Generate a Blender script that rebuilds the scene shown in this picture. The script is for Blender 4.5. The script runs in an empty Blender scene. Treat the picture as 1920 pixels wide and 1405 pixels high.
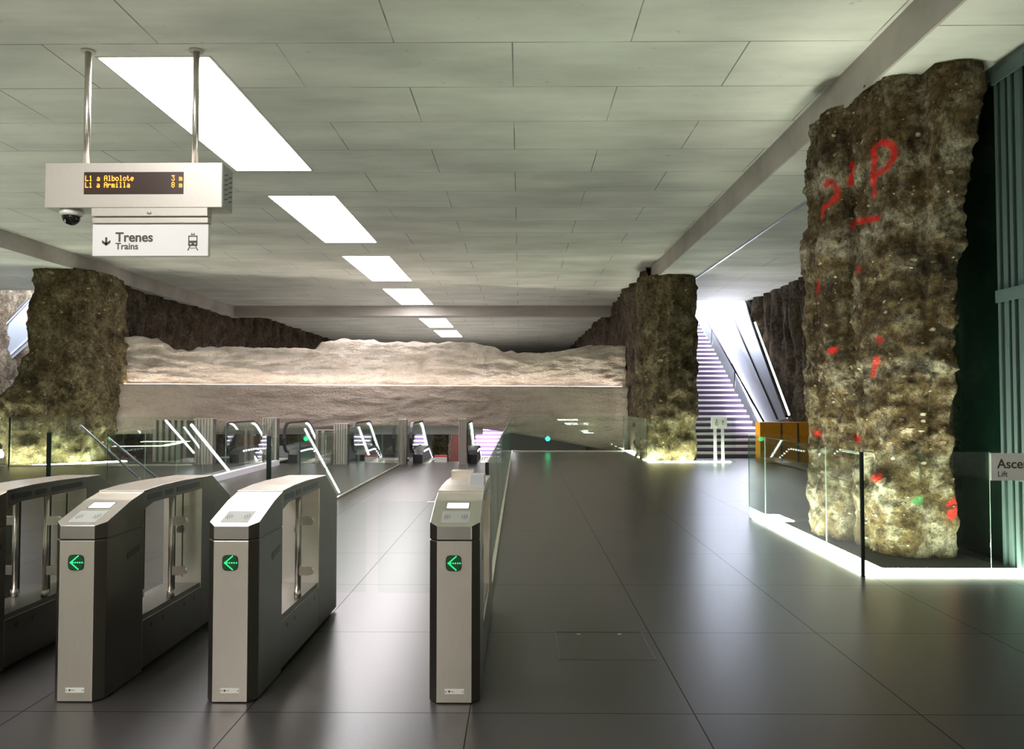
import bpy, bmesh, math, random
from mathutils import Vector, Matrix, noise
random.seed(7)
S = bpy.context.scene
COL = S.collection
# ------------------------------------------------------------------ camera
EYE = 1.6
FPX = 1500.0
PITCH, YAW = math.radians(1.871), math.radians(0.573)
cam = bpy.data.cameras.new('camera'); co = bpy.data.objects.new('camera', cam); COL.objects.link(co)
cam.sensor_width = 36.0; cam.lens = FPX / 1920 * 36.0; cam.clip_start = .05; cam.clip_end = 300
co.location = (0, 0, EYE); co.rotation_euler = (math.pi / 2 + PITCH, 0, YAW)
S.camera = co
S.view_settings.view_transform = 'Standard'; S.view_settings.look = 'None'
S.view_settings.gamma = 1.0; S.view_settings.use_curve_mapping = False
S.view_settings.exposure = 0.55

def ray(u, v):                         # direction of a sight line, to measure the place from the photograph
    a = (u - 960) / FPX; b = -(v - 702.5) / FPX
    y = math.cos(PITCH) - b * math.sin(PITCH); z = math.sin(PITCH) + b * math.cos(PITCH)
    return Vector((a * math.cos(YAW) - y * math.sin(YAW), a * math.sin(YAW) + y * math.cos(YAW), z))
def P(u, v, Y):
    d = ray(u, v); t = Y / d.y
    return Vector((d.x * t, Y, EYE + d.z * t))
def PX(u, v, X):
    d = ray(u, v); t = X / d.x
    return Vector((X, d.y * t, EYE + d.z * t))
def F(u, v, z=0.0):
    d = ray(u, v); t = (z - EYE) / d.z
    return Vector((d.x * t, d.y * t, z))

# ------------------------------------------------------------------ materials
def newmat(name):
    m = bpy.data.materials.new(name); m.use_nodes = True
    nt = m.node_tree; b = nt.nodes['Principled BSDF']
    return m, nt, b
def N(nt, t, **kw):
    n = nt.nodes.new(t)
    for k, v in kw.items():
        if k in ('i',):
            for kk, vv in v.items(): n.inputs[kk].default_value = vv
        else: setattr(n, k, v)
    return n
def L(nt, a, b): nt.links.new(a, b)
def ramp(nt, fac, stops):
    r = nt.nodes.new('ShaderNodeValToRGB')
    while len(r.color_ramp.elements) < len(stops): r.color_ramp.elements.new(.5)
    for e, (p, c) in zip(r.color_ramp.elements, stops):
        e.position = p; e.color = (c[0], c[1], c[2], 1) if not isinstance(c, (int, float)) else (c, c, c, 1)
    L(nt, fac, r.inputs['Fac']); return r.outputs['Color']
def mix(nt, fac, a, b, mode='MIX'):
    m = nt.nodes.new('ShaderNodeMix'); m.data_type = 'RGBA'; m.blend_type = mode
    for s, v in ((m.inputs[0], fac), (m.inputs[6], a), (m.inputs[7], b)):
        if hasattr(v, 'is_linked'): L(nt, v, s)
        elif isinstance(v, (int, float)): s.default_value = v if s is m.inputs[0] or s.type == 'VALUE' else (v, v, v, 1)
        else: s.default_value = (v[0], v[1], v[2], 1)
    return m.outputs[2]
def pos(nt, scale=(1, 1, 1), obj=False):
    if obj: o = nt.nodes.new('ShaderNodeTexCoord').outputs['Object']
    else: o = nt.nodes.new('ShaderNodeNewGeometry').outputs['Position']
    mp = nt.nodes.new('ShaderNodeMapping'); mp.inputs['Scale'].default_value = scale
    L(nt, o, mp.inputs['Vector']); return mp.outputs['Vector']
def noi(nt, vec, scale, detail=4, rough=.55):
    n = nt.nodes.new('ShaderNodeTexNoise'); n.inputs['Scale'].default_value = scale
    n.inputs['Detail'].default_value = detail; n.inputs['Roughness'].default_value = rough
    L(nt, vec, n.inputs['Vector']); return n.outputs['Fac']
def bump(nt, b, h, strength=.3, dist=.02):
    n = nt.nodes.new('ShaderNodeBump'); n.inputs['Strength'].default_value = strength
    n.inputs['Distance'].default_value = dist
    L(nt, h, n.inputs['Height']); L(nt, n.outputs['Normal'], b.inputs['Normal'])
def plain(name, col, rough=.5, metal=0.0, spec=.5, grain=0.0):
    m, nt, b = newmat(name)
    b.inputs['Base Color'].default_value = (*col, 1); b.inputs['Roughness'].default_value = rough
    b.inputs['Metallic'].default_value = metal; b.inputs['Specular IOR Level'].default_value = spec
    if grain:
        f = noi(nt, pos(nt), 25, 4)
        L(nt, mix(nt, f, tuple(c * (1 - grain) for c in col), tuple(min(1, c * (1 + grain)) for c in col)), b.inputs['Base Color'])
    return m
def emit(name, col, strength, base=(0.8, 0.8, 0.8)):
    m, nt, b = newmat(name)
    b.inputs['Base Color'].default_value = (*base, 1)
    b.inputs['Emission Color'].default_value = (*col, 1); b.inputs['Emission Strength'].default_value = strength
    return m

def concrete_panels(name, base, bw, rh, off=(0, 0), line=.45):
    m, nt, b = newmat(name)
    v = pos(nt)
    mp = N(nt, 'ShaderNodeMapping'); mp.inputs['Location'].default_value = (off[0], off[1], 0); L(nt, v, mp.inputs['Vector'])
    br = N(nt, 'ShaderNodeTexBrick', offset=.5, offset_frequency=2, squash=1.0)
    br.inputs['Scale'].default_value = 1.0; br.inputs['Mortar Size'].default_value = .009; br.inputs['Mortar Smooth'].default_value = .3
    br.inputs['Brick Width'].default_value = bw; br.inputs['Row Height'].default_value = rh
    br.inputs['Color1'].default_value = (.44, .44, .44, 1); br.inputs['Color2'].default_value = (.56, .56, .56, 1); br.inputs['Mortar'].default_value = (.5, .5, .5, 1)
    L(nt, mp.outputs['Vector'], br.inputs['Vector'])
    big = noi(nt, pos(nt, (.35, .8, 1)), 1.3, 5)
    board = noi(nt, pos(nt, (.6, 14, 1)), 1.0, 5, .6)
    fine = noi(nt, pos(nt, (1, 1, 1)), 22, 5, .7)
    c = mix(nt, ramp(nt, big, [(.3, 0), (.7, 1)]), tuple(x * .72 for x in base), tuple(min(1, x * 1.16) for x in base))
    c = mix(nt, .16, c, ramp(nt, board, [(.3, tuple(x * .7 for x in base)), (.7, base)]))
    c = mix(nt, .35, c, br.outputs['Color'], 'SOFT_LIGHT')
    pit = ramp(nt, noi(nt, pos(nt), 9, 3, .5), [(.22, .55), (.30, 1)])
    c = mix(nt, .6, c, pit, 'MULTIPLY')
    brk = ramp(nt, noi(nt, pos(nt), .9, 3), [(.34, .25), (.52, 1)])
    f = N(nt, 'ShaderNodeMath', operation='MULTIPLY'); L(nt, br.outputs['Fac'], f.inputs[0]); L(nt, brk, f.inputs[1])
    c = mix(nt, f.outputs[0], c, tuple(x * (1 - line) * .5 for x in base))
    L(nt, c, b.inputs['Base Color']); b.inputs['Roughness'].default_value = .7
    h = mix(nt, .5, fine, board)
    bump(nt, b, h, .18, .02)
    return m

M = {}
M['ceiling'] = concrete_panels('board_marked_concrete', (.66, .665, .605), 2.5, 1.2, (.08, .08))
M['beam'] = concrete_panels('beam_concrete', (.42, .39, .35), 60, 60, (9, 9))
M['wall_conc'] = concrete_panels('wall_concrete', (.62, .60, .55), 3.0, 60, (0, 0))

def floor_mat():
    m, nt, b = newmat('dark_stone_tiles')
    v = pos(nt)
    sw = N(nt, 'ShaderNodeMapping'); sw.inputs['Rotation'].default_value = (0, 0, 0); sw.inputs['Location'].default_value = (.26 + 1.15 * 20, .14 + 1.43 * 20, 0); L(nt, v, sw.inputs['Vector'])
    br = N(nt, 'ShaderNodeTexBrick', offset=0.0, squash=1.0)
    br.inputs['Scale'].default_value = 1.0; br.inputs['Mortar Size'].default_value = .0035; br.inputs['Mortar Smooth'].default_value = 0.1
    br.inputs['Brick Width'].default_value = 1.15; br.inputs['Row Height'].default_value = 1.43
    br.inputs['Color1'].default_value = (.030, .028, .026, 1); br.inputs['Color2'].default_value = (.048, .045, .042, 1)
    br.inputs['Mortar'].default_value = (.015, .015, .014, 1); br.inputs['Bias'].default_value = -.1
    L(nt, sw.outputs['Vector'], br.inputs['Vector'])
    n1 = noi(nt, v, .8, 5); n2 = noi(nt, v, 30, 5, .7)
    c = mix(nt, .35, br.outputs['Color'], ramp(nt, n1, [(.3, (.022, .021, .020)), (.7, (.05, .047, .044))]))
    c = mix(nt, .25, c, ramp(nt, n2, [(.3, (.015, .015, .015)), (.7, (.06, .057, .054))]))
    c = mix(nt, br.outputs['Fac'], c, (.004, .004, .004))
    L(nt, c, b.inputs['Base Color'])
    b.inputs['Roughness'].default_value = .31; L(nt, ramp(nt, br.outputs['Fac'], [(0, .5), (1, .04)]), b.inputs['Specular IOR Level'])
    bump(nt, b, n2, .02, .004)
    return m
M['floor'] = floor_mat()

def rock_mat(name, dark, mid, pale, stone=.5, pale_below=None, scale=1.0, paint=False, warm=None, strata=False):
    m, nt, b = newmat(name)
    v = pos(nt)
    n0 = noi(nt, v, .9 * scale, 6, .6); n1 = noi(nt, v, 3.2 * scale, 9, .68); n2 = noi(nt, v, 16 * scale, 6, .7)
    c = ramp(nt, n1, [(.30, dark), (.50, mid), (.74, pale)])
    c = mix(nt, ramp(nt, n0, [(.35, 0), (.65, .6)]), c, mix(nt, .6, c, warm or dark))
    nn = N(nt, 'ShaderNodeTexNoise'); nn.inputs['Scale'].default_value = 5 * scale; nn.inputs['Detail'].default_value = 6; L(nt, v, nn.inputs['Vector'])
    fac = None; stc = None
    for sc_, share, wob, rad in ((4.2, .10, .30, .30), (10.5, .17, .13, .34), (24, .13, .05, .34)):
        mpv = N(nt, 'ShaderNodeMapping'); mpv.inputs['Scale'].default_value = (1, 1, 1.7); mpv.inputs['Location'].default_value = (sc_, 2 * sc_, 0); L(nt, v, mpv.inputs['Vector'])
        add = N(nt, 'ShaderNodeVectorMath', operation='MULTIPLY_ADD'); L(nt, nn.outputs['Color'], add.inputs[0]); add.inputs[1].default_value = (wob / scale,) * 3; L(nt, mpv.outputs['Vector'], add.inputs[2])
        vo = N(nt, 'ShaderNodeTexVoronoi'); vo.inputs['Scale'].default_value = sc_ * scale; L(nt, add.outputs[0], vo.inputs['Vector'])
        sep = N(nt, 'ShaderNodeSeparateColor'); L(nt, vo.outputs['Color'], sep.inputs['Color'])
        isst = ramp(nt, sep.outputs['Red'], [(1 - share - .02, 0), (1 - share + .02, 1)])
        lim = N(nt, 'ShaderNodeMath', operation='MULTIPLY_ADD'); L(nt, sep.outputs['Blue'], lim.inputs[0]); lim.inputs[1].default_value = .28; lim.inputs[2].default_value = rad - .2
        sub = N(nt, 'ShaderNodeMath', operation='SUBTRACT'); L(nt, lim.outputs[0], sub.inputs[0]); L(nt, vo.outputs['Distance'], sub.inputs[1])
        core = ramp(nt, sub.outputs[0], [(0, 0), (.09, 1)])
        st = N(nt, 'ShaderNodeMath', operation='MULTIPLY'); L(nt, isst, st.inputs[0]); L(nt, core, st.inputs[1])
        cc = mix(nt, sep.outputs['Green'], mid, tuple(min(.8, x * 1.5) for x in pale))
        if fac is None: fac, stc = st.outputs[0], cc
        else:
            stc = mix(nt, st.outputs[0], stc, cc)
            mxm = N(nt, 'ShaderNodeMath', operation='MAXIMUM'); L(nt, fac, mxm.inputs[0]); L(nt, st.outputs[0], mxm.inputs[1]); fac = mxm.outputs[0]
    st2 = N(nt, 'ShaderNodeMath', operation='MULTIPLY'); L(nt, fac, st2.inputs[0]); st2.inputs[1].default_value = stone
    vs_ = noi(nt, pos(nt, (1, 1, .22)), 7 * scale, 5, .6)
    c = mix(nt, ramp(nt, vs_, [(.52, 0), (.72, .55)]), c, tuple(x * .8 for x in pale))
    c = mix(nt, ramp(nt, noi(nt, v, 1.9 * scale, 7, .65), [(.54, 0), (.66, .8)]), c, tuple(x * .55 for x in dark))
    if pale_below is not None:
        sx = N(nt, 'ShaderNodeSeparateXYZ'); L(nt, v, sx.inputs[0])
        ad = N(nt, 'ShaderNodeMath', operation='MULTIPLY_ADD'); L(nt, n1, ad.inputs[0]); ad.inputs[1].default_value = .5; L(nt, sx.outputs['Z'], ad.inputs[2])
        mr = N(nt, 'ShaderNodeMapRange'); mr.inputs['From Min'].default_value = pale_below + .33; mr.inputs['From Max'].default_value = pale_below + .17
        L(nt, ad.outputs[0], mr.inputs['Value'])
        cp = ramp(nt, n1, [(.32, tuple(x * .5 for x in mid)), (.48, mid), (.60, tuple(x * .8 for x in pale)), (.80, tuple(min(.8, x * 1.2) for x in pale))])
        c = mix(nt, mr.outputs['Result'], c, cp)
    c = mix(nt, st2.outputs[0], c, stc)
    if strata:
        sz_ = N(nt, 'ShaderNodeSeparateXYZ'); L(nt, v, sz_.inputs[0])
        az = N(nt, 'ShaderNodeMath', operation='MULTIPLY_ADD'); L(nt, n0, az.inputs[0]); az.inputs[1].default_value = .7; L(nt, sz_.outputs['Z'], az.inputs[2])
        for zc, hw in ((3.75, .14), (2.25, .10), (4.5, .10)):
            sb = N(nt, 'ShaderNodeMath', operation='SUBTRACT'); L(nt, az.outputs[0], sb.inputs[0]); sb.inputs[1].default_value = zc
            ab = N(nt, 'ShaderNodeMath', operation='ABSOLUTE'); L(nt, sb.outputs[0], ab.inputs[0])
            bf = ramp(nt, ab.outputs[0], [(hw * .4, 1), (hw * 1.6, 0)])
            bf = mix(nt, 1.0, bf, ramp(nt, n1, [(.42, 0), (.6, .85)]), 'MULTIPLY')
            c = mix(nt, bf, c, tuple(x * 1.15 for x in pale))
    c = mix(nt, .75, c, ramp(nt, n2, [(.36, .14), (.58, 1)]), 'MULTIPLY')
    n3 = noi(nt, v, 42 * scale, 5, .7); c = mix(nt, .55, c, ramp(nt, n3, [(.36, .25), (.56, 1)]), 'MULTIPLY')
    if paint:
        at = N(nt, 'ShaderNodeAttribute', attribute_name='paint')
        s2 = N(nt, 'ShaderNodeSeparateColor'); L(nt, at.outputs['Color'], s2.inputs['Color'])
        br = N(nt, 'ShaderNodeMath', operation='MULTIPLY'); L(nt, s2.outputs['Red'], br.inputs[0]); L(nt, ramp(nt, n2, [(.32, .25), (.5, 1)]), br.inputs[1])
        c = mix(nt, br.outputs[0], c, (.62, .025, .02))
        c = mix(nt, s2.outputs['Green'], c, (.05, .32, .10))
    L(nt, c, b.inputs['Base Color']); b.inputs['Roughness'].default_value = .9; b.inputs['Specular IOR Level'].default_value = .2
    h = mix(nt, .3, mix(nt, .5, n1, n2), n3)
    h = mix(nt, fac, h, 1.0)
    bump(nt, b, h, .9, .06 / scale)
    return m
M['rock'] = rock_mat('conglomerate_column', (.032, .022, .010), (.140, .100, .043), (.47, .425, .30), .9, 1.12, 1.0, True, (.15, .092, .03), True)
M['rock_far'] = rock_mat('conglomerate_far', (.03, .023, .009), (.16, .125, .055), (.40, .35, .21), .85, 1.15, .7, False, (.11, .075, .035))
M['pile'] = rock_mat('pile_wall_earth', (.03, .024, .016), (.10, .078, .05), (.24, .20, .145), .4, None, .7, False, (.11, .055, .03))

def dam_mat(name, base, lo, sc=1.0):
    m, nt, b = newmat(name)
    v = pos(nt, (.8, .8, 2.6)); w = pos(nt)
    s = noi(nt, v, 2.0 * sc, 10, .66); n1 = noi(nt, w, 1.2, 5); n2 = noi(nt, w, 14, 6, .7)
    c = ramp(nt, s, [(.30, lo), (.52, base), (.72, tuple(min(.85, x * 1.1) for x in base))])
    c = mix(nt, .3, c, ramp(nt, n1, [(.3, lo), (.7, base)]))
    c = mix(nt, .3, c, ramp(nt, n2, [(.3, .5), (.6, 1)]), 'MULTIPLY')
    L(nt, c, b.inputs['Base Color']); b.inputs['Roughness'].default_value = .95; b.inputs['Specular IOR Level'].default_value = .1
    bump(nt, b, mix(nt, .35, s, n2), 1.0, .34)
    return m
M['dam'] = dam_mat('pale_rammed_earth', (.80, .71, .61), (.47, .37, .28))
M['dam_low'] = dam_mat('pinkish_rammed_earth', (.63, .52, .44), (.45, .35, .28), .7)

def steel_mat(name, metal, r0, r1, lo, hi, aniso=0.0):
    m, nt, b = newmat(name)
    f = noi(nt, pos(nt, (1, 1, .04), True), 220, 2, .5)
    c = ramp(nt, f, [(.3, lo), (.7, hi)])
    L(nt, c, b.inputs['Base Color']); b.inputs['Metallic'].default_value = metal
    L(nt, ramp(nt, f, [(.3, r0), (.7, r1)]), b.inputs['Roughness'])
    if aniso:
        tg = N(nt, 'ShaderNodeTangent', direction_type='RADIAL', axis='Z'); L(nt, tg.outputs[0], b.inputs['Tangent'])
        b.inputs['Anisotropic'].default_value = aniso; b.inputs['Anisotropic Rotation'].default_value = .25
    return m
M['steel'] = steel_mat('brushed_steel', .72, .22, .26, (.72, .66, .56), (.77, .71, .61))
M['steel_shaded'] = steel_mat('steel_side_shade', .85, .28, .28, (.125, .114, .094), (.125, .114, .094))  # same steel with the shade of the gate sides put into its colour
M['steel_head'] = steel_mat('smooth_steel', .9, .17, .20, (.66, .62, .56), (.70, .66, .60))
M['steel_dark'] = plain('dark_steel', (.16, .15, .14), .4, .8, grain=.15)
M['steel_polish'] = plain('polished_steel', (.70, .665, .60), .28, 1.0)
M['rib'] = plain('ribbed_cladding', (.46, .41, .36), .5, .3, grain=.12)
M['black'] = plain('black_plastic', (.012, .012, .012), .35)
M['black_gloss'] = plain('black_glossy', (.008, .008, .008), .08)
M['rubber'] = plain('black_rubber', (.02, .018, .02), .45)
M['white_panel'] = plain('white_panel', (.70, .69, .64), .5)
M['sign_white'] = plain('sign_white', (.60, .60, .57), .45)
M['sign_text'] = plain('sign_text_brown', (.055, .045, .035), .6)
M['housing'] = plain('warm_grey_housing', (.46, .435, .375), .42, .35, grain=.06)
M['housing_side'] = plain('grey_vent', (.36, .36, .36), .5, .2)
M['pad'] = plain('card_reader_grey', (.24, .255, .215), .5)
M['pad_mark'] = plain('card_reader_mark', (.05, .055, .045), .5)
M['plate'] = plain('plate_white', (.78, .76, .70), .5)
M['orange'] = plain('orange_hoarding', (.62, .27, .015), .45, grain=.25)
M['yellow'] = plain('yellow_edge', (.75, .55, .03), .45)
M['riser'] = plain('purple_dark_riser', (.10, .062, .135), .6, grain=.15)
M['tread'] = plain('pale_tread', (.88, .86, .88), .6)
M['deck'] = plain('bluish_steel_sheet', (.50, .54, .62), .28, .75, grain=.12)
M['pit'] = plain('pit_dark_wall', (.17, .16, .135), .8, grain=.3)
M['pit_red'] = plain('dark_red_wall', (.075, .014, .010), .6, grain=.3)
M['lift_steel'] = plain('lift_green_grey_steel', (.11, .165, .155), .35, .3, grain=.1)
M['lift_dark'] = plain('lift_shaft_dark', (.012, .022, .018), .4)
M['red'] = plain('red_paint', (.6, .02, .03), .5)
M['earth'] = plain('dark_earth', (.035, .032, .026), .95, grain=.4)

def glass_mat(name, tint, refl=1.0, ior=1.5):
    m, nt, b = newmat(name); nt.nodes.remove(b)
    out = nt.nodes['Material Output']
    tr = N(nt, 'ShaderNodeBsdfTransparent'); tr.inputs['Color'].default_value = (*tint, 1)
    gl = N(nt, 'ShaderNodeBsdfGlossy'); gl.inputs['Roughness'].default_value = .01; gl.inputs['Color'].default_value = (.92, 1, .95, 1)
    fr = N(nt, 'ShaderNodeFresnel'); ge = N(nt, 'ShaderNodeNewGeometry')     # the sheet does not bend light: both faces reflect alike
    mr = N(nt, 'ShaderNodeMapRange'); mr.inputs['To Min'].default_value = ior; mr.inputs['To Max'].default_value = 1 / ior
    L(nt, ge.outputs['Backfacing'], mr.inputs['Value']); L(nt, mr.outputs['Result'], fr.inputs['IOR'])
    mu = N(nt, 'ShaderNodeMath', operation='MULTIPLY'); mu.inputs[1].default_value = refl; L(nt, fr.outputs[0], mu.inputs[0])
    mx = N(nt, 'ShaderNodeMixShader'); L(nt, mu.outputs[0], mx.inputs[0]); L(nt, tr.outputs[0], mx.inputs[1]); L(nt, gl.outputs[0], mx.inputs[2])
    L(nt, mx.outputs[0], out.inputs['Surface'])
    return m
M['glass'] = glass_mat('railing_glass', (.93, .965, .94), .9)
M['glass_flap'] = glass_mat('flap_glass', (.96, .985, .975), .4)
M['glass_lift'] = glass_mat('lift_glass', (.72, .86, .80), .7)
M['glass_edge'] = plain('glass_edge_green', (.012, .075, .05), .1)

LIGHT_E, STRIP_E = 14.5, 38.0
M['light'] = emit('ceiling_diffuser', (1, .945, .97), LIGHT_E)
M['strip'] = emit('floor_strip_light', (.95, 1.0, .80), STRIP_E)
M['ledge_led'] = emit('ledge_strip_light', (1, .88, .78), 20)
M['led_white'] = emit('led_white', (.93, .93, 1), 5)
M['stair_fill_glow'] = emit('stair_fill_line', (.95, .93, 1), 44)  # added fill glow for the stairs
M['screen'] = emit('screen_white', (.93, .95, 1), 1.6)
M['green_led'] = emit('green_led', (.02, 1, .24), 1.25, (.02, .2, .05))
M['glow_disc_green'] = emit('glow_disc_green', (.02, 1, .35), 5, (.02, .2, .05))
M['green_dim'] = emit('green_glow_panel', (.0, .25, .06), .08, (.004, .02, .008))
M['orange_led'] = emit('orange_led', (1, .28, .025), 2.6, (.3, .1, .02))
M['display'] = plain('display_dark', (.035, .02, .014), .3)

# ------------------------------------------------------------------ mesh helper
class MB:
    def __init__(s): s.v = []; s.f = []; s.mi = []; s.sm = []
    def add(s, vs, fs, mi=0, smooth=False):
        o = len(s.v); s.v += [tuple(v) for v in vs]
        for f in fs: s.f.append([o + i for i in f]); s.mi.append(mi); s.sm.append(smooth)
        return s
    def box(s, x0, x1, y0, y1, z0, z1, mi=0):
        vs = [(x0, y0, z0), (x1, y0, z0), (x1, y1, z0), (x0, y1, z0), (x0, y0, z1), (x1, y0, z1), (x1, y1, z1), (x0, y1, z1)]
        return s.add(vs, [(3, 2, 1, 0), (4, 5, 6, 7), (0, 1, 5, 4), (1, 2, 6, 5), (2, 3, 7, 6), (3, 0, 4, 7)], mi)
    def prism(s, poly, axis, a, b, mi=0, mi_cap=None):      # poly 2-D, extruded along axis a..b
        def p3(p, t):
            if axis == 'z': return (p[0], p[1], t)
            if axis == 'x': return (t, p[0], p[1])
            return (p[0], t, p[1])
        n = len(poly); vs = [p3(p, a) for p in poly] + [p3(p, b) for p in poly]
        s.add(vs, [(i, (i + 1) % n, n + (i + 1) % n, n + i) for i in range(n)], mi)
        s.add(vs, [tuple(range(n))[::-1], tuple(range(n, 2 * n))], mi if mi_cap is None else mi_cap)
        return s
    def slab(s, quad, t, mi=0):                              # quad of 3-D points given thickness along its normal
        q = [Vector(p) for p in quad]; n = (q[1] - q[0]).cross(q[-1] - q[0]).normalized() * t
        k = len(q); vs = q + [p + n for p in q]
        return s.add(vs, [tuple(range(k))[::-1], tuple(range(k, 2 * k))] + [(i, (i + 1) % k, k + (i + 1) % k, k + i) for i in range(k)], mi)
    def tube(s, pts, r, seg=10, mi=0, cap=True):
        pts = [Vector(p) for p in pts]; vs = []; n = len(pts)
        for i, p in enumerate(pts):
            d = (pts[min(i + 1, n - 1)] - pts[max(i - 1, 0)]).normalized()
            up = Vector((0, 0, 1)) if abs(d.z) < .9 else Vector((1, 0, 0))
            a = d.cross(up).normalized(); c = a.cross(d)
            rr = r[i] if isinstance(r, (list, tuple)) else r
            for k in range(seg):
                t = 2 * math.pi * k / seg; vs.append(p + a * math.cos(t) * rr + c * math.sin(t) * rr)
        fs = [(i * seg + k, i * seg + (k + 1) % seg, (i + 1) * seg + (k + 1) % seg, (i + 1) * seg + k) for i in range(n - 1) for k in range(seg)]
        s.add(vs, fs, mi, True)
        if cap: s.add(vs, [tuple(range(seg))[::-1], tuple(range((n - 1) * seg, n * seg))], mi)
        return s
    def strip(s, pts, w, axis, t, mi=0):                     # rectangular bar swept along points lying in planes of constant axis
        pts = [Vector(p) for p in pts]; vs = []; n = len(pts)
        ax = Vector((1, 0, 0)) if axis == 'x' else Vector((0, 1, 0))
        for i, p in enumerate(pts):
            d = (pts[min(i + 1, n - 1)] - pts[max(i - 1, 0)]).normalized(); u = ax.cross(d).normalized()
            for a, c in ((-1, -1), (1, -1), (1, 1), (-1, 1)): vs.append(p + ax * a * w / 2 + u * c * t / 2)
        fs = [(i * 4 + k, i * 4 + (k + 1) % 4, (i + 1) * 4 + (k + 1) % 4, (i + 1) * 4 + k) for i in range(n - 1) for k in range(4)]
        fs += [(3, 2, 1, 0), tuple((n - 1) * 4 + k for k in range(4))]
        return s.add(vs, fs, mi)
    def build(s, name, mats, parent=None, bevel=0.0, normals=True):
        me = bpy.data.meshes.new(name); me.from_pydata(s.v, [], s.f); me.update()
        for i, f in enumerate(me.polygons): f.material_index = s.mi[i]; f.use_smooth = s.sm[i]
        if normals:
            bm = bmesh.new(); bm.from_mesh(me)
            bmesh.ops.remove_doubles(bm, verts=bm.verts, dist=1e-5)
            bmesh.ops.recalc_face_normals(bm, faces=bm.faces); bm.to_mesh(me); bm.free()
        if not isinstance(mats, (list, tuple)): mats = [mats]
        for m in mats: me.materials.append(M[m] if isinstance(m, str) else m)
        o = bpy.data.objects.new(name, me); COL.objects.link(o)
        if parent: o.parent = parent
        if bevel:
            bv = o.modifiers.new('bevel', 'BEVEL'); bv.width = bevel; bv.segments = 2; bv.limit_method = 'ANGLE'
        return o
def tag(o, label=None, cat=None, group=None, kind=None):
    if label: o['label'] = label
    if cat: o['category'] = cat
    if group: o['group'] = group
    if kind: o['kind'] = kind
    return o
def thing(name, label, cat, loc=(0, 0, 0), rz=0, group=None):
    o = bpy.data.objects.new(name, None); COL.objects.link(o); o.location = loc; o.rotation_euler = (0, 0, rz)
    o.empty_display_size = .1
    return tag(o, label, cat, group)
def struct(o): o['kind'] = 'structure'; return o
def copy_tree(o, parent=None):
    c = o.copy(); COL.objects.link(c)
    if parent: c.parent = parent
    for ch in [q for q in bpy.data.objects if q.parent == o]: copy_tree(ch, c)
    return c
def text_mesh(name, body, size, mat, parent, loc, rot, align='LEFT', depth=.002, bold=0.0):
    cu = bpy.data.curves.new('tmp_text', 'FONT'); cu.body = body; cu.size = size; cu.align_x = align; cu.extrude = depth / 2; cu.offset = bold
    to = bpy.data.objects.new('tmp_text', cu); COL.objects.link(to)
    dg = bpy.context.evaluated_depsgraph_get(); me = bpy.data.meshes.new_from_object(to.evaluated_get(dg))
    bpy.data.objects.remove(to); bpy.data.curves.remove(cu)
    me.name = name; me.materials.clear(); me.materials.append(M[mat])
    o = bpy.data.objects.new(name, me); COL.objects.link(o); o.parent = parent; o.location = loc; o.rotation_euler = rot
    return o
RX = (math.pi / 2, 0, 0)

# ------------------------------------------------------------------ the setting
ZC, ZS = 5.38, 4.97             # ceiling, and the lower slab on both sides
XR, XL = 3.72, -11.42           # faces of the edge beams
fl = MB()
fl.box(-18, 9.5, -21, 20.4, -.4, 0); fl.box(-.28, 9.5, 20.4, 25.85, -.4, 0); fl.box(-2.95, -.28, 20.4, 21.1, -.4, 0); fl.box(-18, -8.0, 20.4, 22.2, -.4, 0)
struct(fl.build('floor', 'floor'))
struct(MB().box(-13.5, 4.4, -21, 62, ZC, ZC + .3).build('ceiling', 'ceiling'))
sr = MB(); sr.box(XR, 4.82, -21, 32.4, ZS, ZC + .3); o = struct(sr.build('trim_1', ['ceiling', 'beam']))
sl = MB(); sl.box(-18, XL, -21, 24.2, ZS, ZC + .3); sl.box(-12.3, XL, 24.2, 32.4, ZS, ZC + .3); o2 = struct(sl.build('trim_2', ['ceiling', 'beam']))
for q in (o, o2):
    for f in q.data.polygons:
        if abs(f.normal.z) < .5: f.material_index = 1
struct(MB().box(4.82, 9.5, -21, 27.4, ZS + .05, ZC + .3).build('trim_3', 'ceiling'))
struct(MB().box(XL, XR, 31.75, 32.4, 4.98, ZC).build('trim_4', 'beam'))
struct(MB().box(-11, -1.2, 25.6, 26.0, .52, .95).build('trim_6', 'wall_conc'))
struct(MB().box(-11.3, 3.3, 27.4, 60, .95, 1.2).build('bounce_slab_beyond', 'wall_conc'))  # added pale slab that bounces light up to the far ceiling
struct(MB().box(4.80, 4.84, 8.95, 27.4, ZS - .035, ZS + .06).build('trim_7', 'deck'))
# form joints of the edge beam, a little lighter steel lip at its foot
lip = MB(); lip.box(XR, XR + .03, -21, 32.4, ZS - .012, ZS); struct(lip.build('trim_5', 'beam'))
struct(MB().box(-18, 9.5, -21.3, -21, -.4, ZC).build('wall_back', 'wall_conc'))
struct(MB().box(-18.3, -18, -21, 24.2, -.4, ZC).build('wall_left', 'wall_conc'))
struct(MB().box(9.5, 9.8, -21, 21, -.4, ZC).build('wall_right', 'wall_conc'))
struct(MB().box(XL - 2, XR + 2, 61, 61.3, -5.5, ZC + .2).build('wall_far', 'pit'))
pit = MB(); pit.box(-18, 4.2, 20.4, 61, -5.6, -5.4)
pit.box(-18, 4.2, 44, 44.2, -5.4, .9); pit.box(-3.4, -1.2, 36.9, 37.1, -5.4, .9, 1)
pit.box(-18, -.28, 20.2, 20.4, -5.4, -.4); pit.box(-.28, 3.6, 25.65, 25.85, -5.4, -.4)
struct(pit.build('wall_pit', ['pit', 'pit_red']))

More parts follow.
